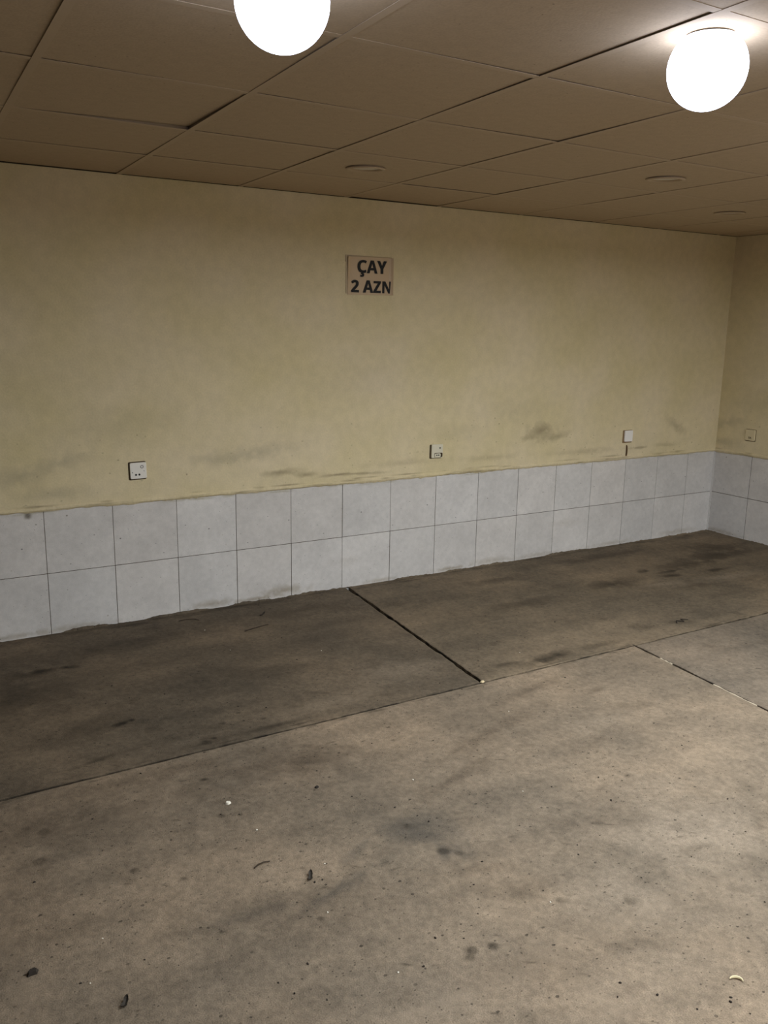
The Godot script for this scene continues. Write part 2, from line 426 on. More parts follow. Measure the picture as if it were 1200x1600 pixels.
# ------------------------------------------------------------------ base colours (sRGB)
const WALL := Color(0.885, 0.82, 0.665)
const TILES := Color(0.855, 0.835, 0.815)
const FRONT := Color(0.600, 0.531, 0.448)
const BACK := Color(0.528, 0.466, 0.384)
const SIDE := Color(0.555, 0.497, 0.428)
const PANEL := Color(0.76, 0.68, 0.575)
const LAMPS := [Vector2(0.046, 2.729), Vector2(1.072, 2.89), Vector2(2.54, 2.69), Vector2(1.31, 4.57), Vector2(2.54, 6.40), Vector2(3.79, 6.40)]  # first two are in view; the others are added unseen for brightness
const POWER := [0.25, 1.9, 3.6, 2.2, 8.0, 12.0]
const GLOBE := 0.092   # radius of the globe that stands for the glare round a lamp

# ------------------------------------------------------------------ scene
func _ready() -> void:
	rng.seed = 7
	var cam := Camera3D.new()
	cam.name = "camera"
	cam.position = Vector3(-0.726, 1.5647, 4.4093)
	cam.rotation = Vector3(-0.2142126, -0.5462191, 0.017794)
	cam.fov = 61.157
	cam.near = 0.02
	add_child(cam)
	cam.current = true
	var env := Environment.new()
	env.background_mode = Environment.BG_COLOR
	env.background_color = Color.BLACK
	env.tonemap_mode = Environment.TONE_MAPPER_LINEAR
	env.tonemap_exposure = 1.33
	env.sdfgi_enabled = true
	env.ssao_enabled = true
	env.ssil_enabled = true
	var we := WorldEnvironment.new()
	we.name = "world"
	we.environment = env
	add_child(we)

	var plaster_grain := grain_textures(51, 512, 0.09, 0.05, 0)
	var concrete_grain := grain_textures(61, 1024, 0.045, 0.17, 1300)
	var board_grain := grain_textures(71, 512, 0.02, 0.05, 25)
	var glaze_grain := grain_textures(81, 512, 0.03, 0.05, 60)
	var wall_mat := layered(plaster_grain, 1.7, 0.12, wall_texture(), 0.75)
	var tile_mat := layered(glaze_grain, 2.1, 0.03, tile_texture(), 0.42)
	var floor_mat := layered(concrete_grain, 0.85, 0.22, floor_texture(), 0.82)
	var board_mat := layered(board_grain, 1.9, 0.06, null, 0.85, PANEL)
	var bar_mat := paint(PANEL.darkened(0.04), 0.85)
	var grout_mat := paint(Color(0.30, 0.26, 0.21), 0.95)
	var soil_mat := layered(concrete_grain, 1.3, 0.3, null, 0.95, Color(0.22, 0.185, 0.15))
	var plain_wall := layered(plaster_grain, 1.7, 0.12, null, 0.8, Color(0.42, 0.38, 0.33))

	build_walls(wall_mat, tile_mat, grout_mat, plain_wall)
	build_floor(floor_mat, soil_mat)
	build_ceiling(board_mat, bar_mat)
	build_lamps()
	build_downlights(bar_mat)
	build_sign()
	build_sockets()
	build_debris()

func plaster_face(p: Callable, u0: float, u1: float, y0: float, y1: float, n: Vector3, how: String, back_off: float) -> ArrayMesh:
	# an undulating plaster skin with real thickness: p(u, y, out) gives a point of the wall
	var st := begin()
	var nu := int((u1 - u0) / 0.06)
	var nv := 28
	var bump := noise(91, 1.6, 3)
	var at := func(i: int, j: int) -> Vector3:
		var u := u0 + (u1 - u0) * i / nu
		var y := y0 + (y1 - y0) * j / nv
		return p.call(u, y, bump.get_noise_2d(u, y) * 0.0018)
	for i in nu:
		for j in nv:
			quad(st, at.call(i, j), at.call(i + 1, j), at.call(i + 1, j + 1), at.call(i, j + 1), n, how)
	for i in nu:
		for e in [[0, Vector3.DOWN], [nv, Vector3.UP]]:
			var a: Vector3 = at.call(i, e[0])
			var b: Vector3 = at.call(i + 1, e[0])
			quad(st, a, b, b + n * back_off, a + n * back_off, e[1], how)
	for e in [0, nu]:
		for j in nv:
			var a: Vector3 = at.call(e, j)
			var b: Vector3 = at.call(e, j + 1)
			var side: Vector3 = (p.call(1.0, 0.0, 0.0) - p.call(0.0, 0.0, 0.0)) * (1.0 if e == nu else -1.0)
			quad(st, a, b, b + n * back_off, a + n * back_off, side, how)
	var k0: Vector3 = p.call(u0, y0, back_off)
	var k1: Vector3 = p.call(u1, y0, back_off)
	var k2: Vector3 = p.call(u1, y1, back_off)
	var k3: Vector3 = p.call(u0, y1, back_off)
	quad(st, k0, k1, k2, k3, -n, how)
	return mesh_of(st)

func plaster_lip(p: Callable, u0: float, u1: float, n: Vector3, how: String, s: int) -> ArrayMesh:
	# the sloppy bead of plaster that laps over the top edge of the tiles
	var st := begin()
	var nz := noise(s, 3.0, 3)
	var fine := noise(s + 1, 22.0, 3)
	var count := int((u1 - u0) / 0.012)
	var rows: Array = []
	for i in count + 1:
		var u := u0 + (u1 - u0) * i / count
		var lo := 0.634 + nz.get_noise_1d(u) * 0.006 + fine.get_noise_1d(u) * 0.005
		var mid := 0.648 + nz.get_noise_1d(u + 50.0) * 0.003
		var out := 0.0095 + fine.get_noise_1d(u + 9.0) * 0.003
		rows.append([p.call(u, lo, -0.0062), p.call(u, lo + 0.002, -0.006 + out * 0.55), p.call(u, mid - 0.003, out - 0.004), p.call(u, mid + 0.006, out - 0.004), p.call(u, mid + 0.013, 0.0012), p.call(u, mid + 0.016, -0.006)])
	for i in count:
		for k in 5:
			quad(st, rows[i][k], rows[i + 1][k], rows[i + 1][k + 1], rows[i][k + 1], (n + Vector3(0, k - 2.0, 0) * 0.3).normalized(), how)
	return mesh_of(st)

func build_walls(wall_mat: Material, tile_mat: Material, grout_mat: Material, plain: Material) -> void:
	# long wall at z = 0: plaster from just above the tiles, tiles below, a masonry core behind both
	var st := begin()
	bevel_box(st, Vector3(X0 - 0.2, -0.12, -0.22), Vector3(X1 + 0.2, 2.55, -0.0105), 0.0)
	var back := obj("wall_back", mesh_of(st), grout_mat)
	structure(back, "long yellow plastered wall with a band of white tiles along its foot", "wall")
	var on_back := func(u: float, y: float, out: float) -> Vector3: return Vector3(u, y, 0.006 + out)
	obj("plaster", plaster_face(on_back, X0, X1, 0.642, CEIL - 0.0005, Vector3.BACK, "wall", -0.0165), wall_mat, back)
	obj("plaster_lip", plaster_lip(on_back, X0, X1, Vector3.BACK, "wall", 101), wall_mat, back)
	st = begin()
	bevel_box(st, Vector3(X0, 0.0, -0.0105), Vector3(X1, 0.644, -0.0022), 0.0)
	obj("grout_bed", mesh_of(st), grout_mat, back)
	for i in range(-8, 15):
		for r in 2:
			var x0 := i * TILE + 0.0013 + rng.randf_range(-0.0005, 0.0005)
			var x1 := minf((i + 1) * TILE - 0.0013 + rng.randf_range(-0.0005, 0.0005), X1 - 0.007)
			x0 = maxf(x0, X0)
			var y0 := ROW + 0.0014 if r == 1 else -0.02
			var y1 := TOP if r == 1 else ROW - 0.0014
			var out := rng.randf_range(-0.0004, 0.0004)
			st = begin()
			bevel_box(st, Vector3(x0, y0, -0.010), Vector3(x1, y1, out), 0.0012)
			obj("wall_tile", mesh_of(st), tile_mat, back)
	# right wall
	st = begin()
	bevel_box(st, Vector3(X1 + 0.0105, -0.12, 0.0), Vector3(X1 + 0.22, 2.55, Z1 + 0.2), 0.0, "side")
	var right := obj("wall_right", mesh_of(st), grout_mat)
	structure(right, "yellow plastered side wall in the right corner, tiled along its foot", "wall")
	var on_right := func(u: float, y: float, out: float) -> Vector3: return Vector3(X1 - 0.006 - out, y, u)
	obj("plaster", plaster_face(on_right, 0.0, Z1, 0.642, CEIL - 0.0005, Vector3.LEFT, "side", -0.0165), wall_mat, right)
	obj("plaster_lip", plaster_lip(on_right, 0.004, Z1, Vector3.LEFT, "side", 111), wall_mat, right)
	st = begin()
	bevel_box(st, Vector3(X1 + 0.0022, 0.0, 0.0), Vector3(X1 + 0.0105, 0.644, Z1), 0.0, "side")
	obj("grout_bed", mesh_of(st), grout_mat, right)
	for i in 24:
		for r in 2:
			var z0 := i * TILE + (0.007 if i == 0 else 0.0018)
			var z1 := minf((i + 1) * TILE - 0.0018, Z1)
			var y0 := ROW + 0.0018 if r == 1 else -0.02
			var y1 := TOP if r == 1 else ROW - 0.0018
			st = begin()
			bevel_box(st, Vector3(X1 + rng.randf_range(-0.0005, 0.0005), y0, z0), Vector3(X1 + 0.010, y1, z1), 0.0012, "side")
			obj("wall_tile", mesh_of(st), tile_mat, right)
	# mortar run down the inner corner of the tiles
	st = begin()
	var nz := noise(121, 30.0, 3)
	var prev: Array = []
	for k in 54:
		var y := k * 0.012
		var w := 0.012 + nz.get_noise_1d(y) * 0.006
		var w2 := 0.009 + nz.get_noise_1d(y + 7.0) * 0.005
		var cur := [Vector3(X1 - w, y, -0.0005), Vector3(X1 - w * 0.55, y, 0.004), Vector3(X1 - 0.004, y, w2 * 0.6), Vector3(X1 + 0.0005, y, w2)]
		if prev:
			for j in 3:
				quad(st, prev[j], prev[j + 1], cur[j + 1], cur[j], Vector3(-0.7, 0, 0.7), "wall")
		prev = cur
	obj("corner_mortar", mesh_of(st), paint(Color(0.74, 0.72, 0.70), 0.9), right)
	# the walls that close the room behind the camera
	st = begin()
	bevel_box(st, Vector3(X0 - 0.2, -0.12, -0.0), Vector3(X0, 2.55, Z1 + 0.2), 0.0, "side")
	structure(obj("wall_left", mesh_of(st), plain), "bare grey-brown rendered wall at the left end of the room", "wall")
	st = begin()
	bevel_box(st, Vector3(X0, -0.12, Z1), Vector3(X1 + 0.0, 2.55, Z1 + 0.2), 0.0, "wall")
	structure(obj("wall_front", mesh_of(st), plain), "bare grey-brown rendered wall behind the camera", "wall")

# a cast slab: corners in order (back left, back right, front right, front left), worn wavy edges
func slab(c: Array, top: float, s: int, wear: Array) -> ArrayMesh:
	var st := begin()
	var nz := noise(s, 2.2, 4)
	var rough := noise(s + 1, 14.0, 3)
	var lx := maxf((c[1] - c[0]).length(), (c[2] - c[3]).length())
	var lz := maxf((c[3] - c[0]).length(), (c[2] - c[1]).length())
	var us := [0.0]
	var vs := [0.0]
	for k in [[us, lx], [vs, lz]]:
		var l: float = k[1]
		k[0].append(0.006 / l)
		var count := int(l / 0.04)
		for i in range(1, count):
			k[0].append(float(i) / count)
		k[0].append(1.0 - 0.006 / l)
		k[0].append(1.0)
	var nu := us.size()
	var nv := vs.size()
	var grid: Array = []
	for j in nv:
		var row: Array = []
		for i in nu:
			var u: float = us[i]
			var v: float = vs[j]
			var q: Vector2 = (c[0].lerp(c[1], u)).lerp(c[3].lerp(c[2], u), v)
			var y := top + nz.get_noise_2d(q.x, q.y) * 0.0012
			# wear: how far the edge wanders inwards, in metres, for back, right, front, left
			var wob := Vector2.ZERO
			var fall := 0.0
			for e in 4:
				var d: float = [v * lz, (1.0 - u) * lx, (1.0 - v) * lz, u * lx][e]
				if wear[e] > 0.0 and d < 0.12:
					var k: float = (1.0 - d / 0.12)
					var along: float = q.x if e % 2 == 0 else q.y
					var off: float = (0.5 + 0.9 * nz.get_noise_1d(along * 2.0 + e * 31.0) + 0.8 * rough.get_noise_1d(along + e * 17.0)) * wear[e] * k
					wob += [Vector2(0, 1), Vector2(-1, 0), Vector2(0, -1), Vector2(1, 0)][e] * off
					if d < 0.001:
						fall = 0.0012 + 0.002 * absf(rough.get_noise_1d(along * 2.0))
			row.append(Vector3(q.x + wob.x, y - fall, q.y + wob.y))
		grid.append(row)
	for j in nv - 1:
		for i in nu - 1:
			quad(st, grid[j][i], grid[j][i + 1], grid[j + 1][i + 1], grid[j + 1][i], Vector3.UP, "floor")
	var drop := Vector3(0, -0.05, 0)
	for i in nu - 1:
		quad(st, grid[0][i], grid[0][i + 1], grid[0][i + 1] + drop, grid[0][i] + drop, Vector3.FORWARD, "floor")
		quad(st, grid[nv - 1][i], grid[nv - 1][i + 1], grid[nv - 1][i + 1] + drop, grid[nv - 1][i] + drop, Vector3.BACK, "floor")
	for j in nv - 1:
		quad(st, grid[j][0], grid[j + 1][0], grid[j + 1][0] + drop, grid[j][0] + drop, Vector3.LEFT, "floor")
		quad(st, grid[j][nu - 1], grid[j + 1][nu - 1], grid[j + 1][nu - 1] + drop, grid[j][nu - 1] + drop, Vector3.RIGHT, "floor")
	return mesh_of(st)

func build_floor(mat: Material, soil: Material) -> void:
	var st := begin()
	bevel_box(st, Vector3(X0 - 0.2, -0.20, -0.22), Vector3(X1 + 0.2, -0.020, Z1 + 0.2), 0.0, "floor")
	var ground := obj("floor", mesh_of(st), soil)
	structure(ground, "worn concrete floor cast in large stained slabs", "floor")
	var j := 1.54
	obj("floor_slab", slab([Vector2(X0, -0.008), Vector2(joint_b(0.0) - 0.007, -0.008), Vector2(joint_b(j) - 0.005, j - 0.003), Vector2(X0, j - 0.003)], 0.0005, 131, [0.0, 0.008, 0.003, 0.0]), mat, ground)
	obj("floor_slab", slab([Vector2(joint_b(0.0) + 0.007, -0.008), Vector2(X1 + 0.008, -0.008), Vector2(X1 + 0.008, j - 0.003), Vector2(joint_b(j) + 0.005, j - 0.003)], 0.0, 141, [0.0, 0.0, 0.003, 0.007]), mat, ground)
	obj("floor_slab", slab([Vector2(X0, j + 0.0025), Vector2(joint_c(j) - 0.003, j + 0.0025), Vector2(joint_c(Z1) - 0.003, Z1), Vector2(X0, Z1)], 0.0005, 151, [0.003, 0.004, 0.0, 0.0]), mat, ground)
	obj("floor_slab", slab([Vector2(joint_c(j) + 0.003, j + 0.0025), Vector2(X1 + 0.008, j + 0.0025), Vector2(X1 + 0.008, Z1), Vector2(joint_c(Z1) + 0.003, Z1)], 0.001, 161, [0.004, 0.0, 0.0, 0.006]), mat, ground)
	# ragged concrete that was smeared up against the tiles
	var nz := noise(171, 2.6, 3)
	var fine := noise(172, 26.0, 4)
	for wall in 2:
		st = begin()
		var len := X1 - X0 if wall == 0 else Z1
		var count := int(len / 0.008)
		var prev: Array = []
		for i in count + 1:
			var u := len * i / count
			var h := 0.005 + nz.get_noise_1d(u + wall * 60.0) * 0.017 + fine.get_noise_1d(u + wall * 60.0) * 0.0055
			h = clampf(h, 0.0004, 0.03)
			var w := 0.006 + h * 0.7
			var pts := [Vector2(-0.001, h), Vector2(0.0022, h * 0.96), Vector2(w * 0.6, h * 0.4), Vector2(w, -0.001)]
			var cur: Array = []
			for p in pts:
				cur.append(Vector3(X0 + u, p.y, p.x) if wall == 0 else Vector3(X1 - p.x, p.y, u))
			if prev:
				for k in 3:
					quad(st, prev[k], cur[k], cur[k + 1], prev[k + 1], Vector3(0, 1, 1).normalized() if wall == 0 else Vector3(-1, 1, 0).normalized(), "floor")
			prev = cur
		obj("mortar_edge", mesh_of(st), mat, ground)
	# pale mortar left in the joint of the right-hand slab
	for e in [[2.425, 1.72, 1.80], [2.43, 2.06, 2.30]]:
		st = begin()
		var path: Array = []
		var rad: Array = []
		for k in 9:
			var z: float = lerpf(e[1], e[2], k / 8.0)
			path.append(Vector3(joint_c(z) + rng.randf_range(-0.0015, 0.0015), -0.0025, z))
			rad.append(0.003 + 0.0012 * sin(k * 1.9))
		tube(st, path, rad, 6, "floor")
		obj("joint_mortar", mesh_of(st), paint(Color(0.78, 0.72, 0.62), 0.9), ground)

func line_x(i: int, z: float) -> float:
	return 0.403 + 0.6165 * i - 0.032 * (z - 1.14)

func build_ceiling(board: Material, bar: Material) -> void:
	var st := begin()
	bevel_box(st, Vector3(X0 - 0.2, 2.40, -0.22), Vector3(X1 + 0.2, 2.60, Z1 + 0.2), 0.0, "floor")
	var top := obj("ceiling", mesh_of(st), paint(Color(0.35, 0.33, 0.30), 0.9))
	structure(top, "low suspended ceiling of square brown-beige panels", "ceiling")
	var zs := [0.004, 0.56, 1.143, 1.768, 2.395, 3.01, 3.625, 4.24, 4.855, 5.47, 6.085, 6.70, 7.315, 7.93]
	var half := 0.012
	for i in range(-5, 8):           # main runners, away from the camera
		st = begin()
		for k in zs.size() - 1:
			var a := Vector3(line_x(i, zs[k]), CEIL, zs[k])
			var b := Vector3(line_x(i, zs[k + 1]), CEIL, zs[k + 1])
			if a.x < X0 + 0.02 or a.x > X1 - 0.02 or b.x < X0 + 0.02 or b.x > X1 - 0.02:
				continue
			bar_shape(st, a, b, Vector3(half, 0, 0))
		obj("grid_runner", mesh_of(st), bar, top)
	for k in range(1, zs.size() - 1):   # cross tees between them
		for i in range(-6, 8):
			var z: float = zs[k]
			var xa := maxf(line_x(i, z) + half + 0.0004, X0 + 0.001)
			var xb := minf(line_x(i + 1, z) - half - 0.0004, X1 - 0.001)
			if xb - xa < 0.05:
				continue
			st = begin()
			bar_shape(st, Vector3(xa, CEIL + 0.0006, z), Vector3(xb, CEIL + 0.0006, z), Vector3(0, 0, half))
			obj("grid_tee", mesh_of(st), bar, top)
	# panels; some sit a little skew or lifted, so that a dark gap opens along an edge
	# corners: far left, far right, near right, near left
	var lifted := {"-1,2": [0.0, 0.012, 0.004, 0.0], "-1,1": [0.001, 0.003, 0.0, 0.001], "-1,0": [0.002, 0.004, 0.001, 0.002], "0,4": [0.0, 0.006, 0.003, 0.0], "0,3": [0.001, 0.001, 0.006, 0.0], "1,4": [0.004, 0.0, 0.0, 0.002], "0,2": [0.001, 0.004, 0.002, 0.0], "0,1": [0.0, 0.003, 0.002, 0.0], "1,3": [0.002, 0.004, 0.001, 0.0], "1,2": [0.001, 0.003, 0.003, 0.0], "1,1": [0.002, 0.003, 0.0, 0.001], "2,0": [0.006, 0.003, 0.0, 0.004], "2,2": [0.002, 0.003, 0.0, 0.001], "-2,3": [0.003, 0.004, 0.003, 0.001], "-2,2": [0.002, 0.001, 0.003, 0.0], "-1,3": [0.004, 0.0, 0.002, 0.003], "2,1": [0.004, 0.003, 0.0, 0.0]}
	for k in zs.size() - 1:
		for i in range(-6, 8):
			var rest := half - 0.007      # how far in from the bar's middle a panel ends
			var za: float = zs[k] + (rest if k > 0 else 0.005 + 0.004 * rng.randf())
			var zb: float = zs[k + 1] - rest
			var c: Array = []
			var skip := false
			for e in [[0, za], [1, za], [1, zb], [0, zb]]:
				var x: float = line_x(i + e[0], e[1]) + (rest if e[0] == 0 else -rest)
				c.append(Vector2(clampf(x, X0 + 0.003, X1 - 0.003), e[1]))
			if c[1].x - c[0].x < 0.05:
				skip = true
			if skip:
				continue
			var up: Array = []
			for e in 4:
				up.append(CEIL + 0.0016 + maxf(0.0, rng.randf_range(-0.002, 0.0018)))
			var key := "%d,%d" % [i, k]
			if lifted.has(key):
				for e in 4:
					up[e] += lifted[key][e] * (0.55 if lifted[key][e] < 0.01 else 1.0)
			var hole := Vector3.ZERO
			for h in HOLES:
				if h.x > c[0].x and h.x < c[1].x and h.y > za and h.y < zb:
					hole = Vector3(h.x, h.y, 0.082)
			obj("ceiling_panel", panel(c, up, hole), board, top)

const HOLES := [Vector2(1.31, 0.85), Vector2(2.56, 1.45), Vector2(3.79, 0.85)]

func bar_shape(st: SurfaceTool, a: Vector3, b: Vector3, w: Vector3) -> void:
	# inverted tee: a flat flange with a thin web standing on it
	var up := Vector3(0, 0.0012, 0)
	var web := Vector3(0, 0.028, 0)
	quad(st, a - w, a + w, b + w, b - w, Vector3.DOWN, "floor")
	quad(st, a - w + up, a + w + up, b + w + up, b - w + up, Vector3.UP, "floor")
	for s in [-1.0, 1.0]:
		quad(st, a + w * s, b + w * s, b + w * s + up, a + w * s + up, w * s, "floor")
		quad(st, a + w * s * 0.08 + up, b + w * s * 0.08 + up, b + w * s * 0.08 + web, a + w * s * 0.08 + web, w * s, "floor")
	quad(st, a - w * 0.08 + web, a + w * 0.08 + web, b + w * 0.08 + web, b - w * 0.08 + web, Vector3.UP, "floor")

func panel(c: Array, y: Array, hole: Vector3) -> ArrayMesh:
	var st := begin()
	var t := Vector3(0, 0.012, 0)
	var b := 0.0016
	var mid: Vector2 = (c[0] + c[1] + c[2] + c[3]) / 4.0
	var lo: Array = []
	var rim: Array = []
	for e in 4:
		var q: Vector2 = c[e]
		var s := Vector2(signf(mid.x - q.x), signf(mid.y - q.y)) * b
		lo.append(Vector3(q.x + s.x, y[e], q.y + s.y))
		rim.append(Vector3(q.x, y[e] + b, q.y))
	for e in 4:
		var f := (e + 1) % 4
		var out: Vector3 = (rim[e] + rim[f]) / 2.0 - Vector3(mid.x, rim[e].y, mid.y)
		quad(st, lo[e], lo[f], rim[f], rim[e], out.normalized() + Vector3.DOWN, "floor")
		quad(st, rim[e], rim[f], rim[f] + t, rim[e] + t, out, "floor")
	if hole.z <= 0.0:
		quad(st, lo[0], lo[1], lo[2], lo[3], Vector3.DOWN, "floor")
		quad(st, rim[0] + t, rim[1] + t, rim[2] + t, rim[3] + t, Vector3.UP, "floor")
		return mesh_of(st)
	var seg := 48
	var ring: Array = []
	var outer: Array = []
	var h := Vector3(hole.x, (y[0] + y[1] + y[2] + y[3]) / 4.0, hole.y)
	for k in seg:
		var an := TAU * k / seg
		var d := Vector3(cos(an), 0, sin(an))
		ring.append(h + d * hole.z)
		# walk outwards to the panel's outline (its corners lie at the eighths)
		var far := 9.0
		for e in 4:
			var hit = Geometry2D.segment_intersects_segment(Vector2(h.x, h.z), Vector2(h.x, h.z) + Vector2(d.x, d.z) * 2.0, Vector2(lo[e].x, lo[e].z), Vector2(lo[(e + 1) % 4].x, lo[(e + 1) % 4].z))
			if hit != null:
				far = minf(far, Vector2(h.x, h.z).distance_to(hit))
		outer.append(h + d * far)
	for k in seg:
		var m := (k + 1) % seg
		quad(st, ring[k], ring[m], outer[m], outer[k], Vector3.DOWN, "floor")
		quad(st, ring[k] + t, ring[m] + t, outer[m] + t, outer[k] + t, Vector3.UP, "floor")
		quad(st, ring[k], ring[m], ring[m] + t, ring[k] + t, h - ring[k], "floor")
	for e in 4:   # fill the four corners that the spokes cut off
		var best := 0
		for k in seg:
			if outer[k].distance_to(lo[e]) < outer[best].distance_to(lo[e]):
				best = k
		for m in [(best + 1) % seg, (best + seg - 1) % seg]:
			if (outer[m] - outer[best]).cross(lo[e] - outer[best]).length() > 1e-7:
				tri(st, outer[best], outer[m], lo[e], Vector3.DOWN, "floor")
				tri(st, outer[best] + t, outer[m] + t, lo[e] + t, Vector3.UP, "floor")
	return mesh_of(st)

func build_lamps() -> void:
	var glow := paint(Color(0.95, 0.95, 0.97), 0.4)
	glow.emission_enabled = true
	glow.emission = Color(0.86, 0.90, 1.0)
	glow.emission_energy_multiplier = 7.0
	var collar := paint(Color(0.85, 0.84, 0.82), 0.4)
	var globe := begin()  # globe shaped and sized as the glare round a flush lit fitting
	var prof: Array = []
	for k in 29:
		var a := lerpf(-PI / 2.0, PI / 2.0, k / 28.0)
		prof.append(Vector2(maxf(cos(a), 0.0), sin(a)) * GLOBE)
	var cut: Array = []
	for p in prof:
		if p.y < GLOBE * 0.70:
			cut.append(p)
	var neck := GLOBE * 0.66
	var top := GLOBE * 0.74
	cut.append(Vector2(neck, top))
	cut.append(Vector2(0.0, top + 0.001))
	lathe(globe, cut, 48)
	var ring := begin()
	lathe(ring, [Vector2(0.0, top), Vector2(neck - 0.006, top + 0.0003), Vector2(neck - 0.004, top + 0.0008), Vector2(neck - 0.004, top + 0.0015), Vector2(neck - 0.004, top + 0.0022), Vector2(0.0, top + 0.0023)], 48, false)
	var gm := mesh_of(globe)
	var rm := mesh_of(ring)
	var names := ["lit ceiling lamp with its glare shaped as a white globe, cut by the top edge of the picture", "lit ceiling lamp with its glare shaped as a white globe, in the top right of the picture", "added unseen globe lamp on the ceiling just past the right edge of the picture", "added unseen globe lamp on the ceiling beside the camera", "added unseen globe lamp on the ceiling far behind the camera, left of its pair", "added unseen globe lamp on the ceiling far behind the camera, right of its pair"]
	for i in LAMPS.size():
		var t := thing("ceiling_lamp", names[i], "lamp", Vector3(LAMPS[i].x, CEIL - top - 0.0022, LAMPS[i].y))
		obj("glare_globe", gm, glow, t)
		obj("collar", rm, collar, t)
		var l := AreaLight3D.new()
		l.name = "lamp_light"
		l.position = Vector3(0, -GLOBE - 0.004, 0)
		l.rotation_degrees = Vector3(-90, 0, 0)
		l.light_color = Color(0.94, 0.974, 1.0)
		l.area_size = Vector2(0.12, 0.12)
		l.area_normalize_energy = true
		l.light_energy = POWER[i]
		l.area_range = 14.0
		l.area_attenuation = 2.0
		l.shadow_enabled = true
		t.add_child(l)

func build_downlights(bar: Material) -> void:
	var ring_st := begin()
	lathe(ring_st, [Vector2(0.070, 0.016), Vector2(0.070, 0.001), Vector2(0.072, -0.004), Vector2(0.078, -0.0065), Vector2(0.084, -0.006), Vector2(0.0885, -0.003), Vector2(0.0895, 0.0), Vector2(0.082, 0.001), Vector2(0.080, 0.016), Vector2(0.070, 0.016)], 48)
	var lens_st := begin()
	lathe(lens_st, [Vector2(0.0, -0.001), Vector2(0.025, -0.0008), Vector2(0.05, 0.0005), Vector2(0.0695, 0.003), Vector2(0.0695, 0.012), Vector2(0.0, 0.012)], 40)
	var can_st := begin()
	lathe(can_st, [Vector2(0.0, 0.0122), Vector2(0.068, 0.0125), Vector2(0.066, 0.07), Vector2(0.0, 0.07)], 32, false)
	var rm := mesh_of(ring_st)
	var lm := mesh_of(lens_st)
	var cm := mesh_of(can_st)
	var lens := paint(Color(0.80, 0.77, 0.72), 0.35)
	var can := paint(Color(0.55, 0.55, 0.55), 0.4, 0.8)
	var names := ["unlit round ceiling downlight nearest the middle of the long wall", "unlit round ceiling downlight below and left of the bright right-hand lamp", "unlit round ceiling downlight closest to the far right corner"]
	for i in 3:
		var t := thing("ceiling_downlight", names[i], "downlight", Vector3(HOLES[i].x, CEIL + 0.0005, HOLES[i].y))
		t.rotation = Vector3(0.045, 0, 0.02)
		obj("trim_ring", rm, bar, t)
		obj("diffuser", lm, lens, t)
		obj("housing", cm, can, t)

func build_sign() -> void:
	var t := thing("paper_sign", "yellowed paper price sign taped high on the plaster wall", "sign", Vector3(1.83, 1.722, 0.009))
	var st := begin()
	var w := 0.147
	var h := 0.206
	var at := func(i: int, j: int, back: float) -> Vector3:
		var u := i / 24.0 * 2.0 - 1.0
		var v := j / 16.0
		var z := 0.0022 + 0.0012 * sin(u * 3.0 + v * 2.0) * (0.4 + absf(u))
		z += 0.010 * pow(maxf(0.0, u - 0.82) / 0.18, 2.0) + 0.006 * pow(maxf(0.0, -u - 0.8) / 0.2, 2.0) * v
		z += 0.006 * pow(maxf(0.0, v - 0.9) / 0.1, 2.0) * maxf(0.0, -u)
		return Vector3(u * w, v * h + 0.002 * u, z - back)
	for i in 24:
		for j in 16:
			quad(st, at.call(i, j, 0.0), at.call(i + 1, j, 0.0), at.call(i + 1, j + 1, 0.0), at.call(i, j + 1, 0.0), Vector3.BACK)
			quad(st, at.call(i, j, 0.0003), at.call(i + 1, j, 0.0003), at.call(i + 1, j + 1, 0.0003), at.call(i, j + 1, 0.0003), Vector3.FORWARD)
	var paper := paint(Color(0.76, 0.655, 0.52), 0.5)
	obj("paper", mesh_of(st), paper, t)
	# clear tape along the edges, yellowed
	var tape := paint(Color(0.66, 0.57, 0.42), 0.3)
	st = begin()
	bevel_box(st, Vector3(-w - 0.010, 0.004, -0.0015), Vector3(-w + 0.004, h + 0.002, -0.0002), 0.0003)
	bevel_box(st, Vector3(-w - 0.016, h - 0.03, -0.0020), Vector3(-w + 0.03, h + 0.007, -0.0016), 0.0001)
	obj("tape", mesh_of(st), tape, t)
	st = begin()
	bevel_box(st, Vector3(-w * 0.9, h - 0.004, -0.0015), Vector3(w * 0.96, h + 0.006, -0.0004), 0.0003)
	obj("tape", mesh_of(st), tape, t)
	var ink := paint(Color(0.014, 0.009, 0.009), 0.7)
	var font := SystemFont.new()
	font.font_names = PackedStringArray(["Droid Sans"])
	font.font_weight = 700
	var heavy := FontVariation.new()
	heavy.base_font = font
	heavy.variation_embolden = 0.45
	# [text, left, base, width, capital height] in the sign's own metres
	for e in [["ÇAY", -0.085, 0.1185, 0.192, 0.071, 1.71], ["2 AZN", -0.1255, 0.0115, 0.266, 0.068, 1.69]]:
		var tm := TextMesh.new()
		tm.font = heavy
		tm.text = e[0]
		tm.font_size = 64
		tm.pixel_size = 0.001
		tm.depth = 0.3
		tm.curve_step = 1.0
		tm.horizontal_alignment = HORIZONTAL_ALIGNMENT_LEFT
		var cap := TextMesh.new()
		cap.font = heavy
		cap.text = "A"
		cap.font_size = 64
		cap.pixel_size = 0.001
		var box := tm.get_aabb()
		var cb := cap.get_aabb()
		var o := obj("lettering", tm, ink, t)
		var sx: float = e[3] / box.size.x
		var sy: float = e[4] / cb.size.y
		var base := cb.position.y    # where a capital stands
		o.scale = Vector3(sx, sy, 0.002)
		o.position = Vector3(e[1] - box.position.x * sx, e[2] - base * sy, 0.0042)

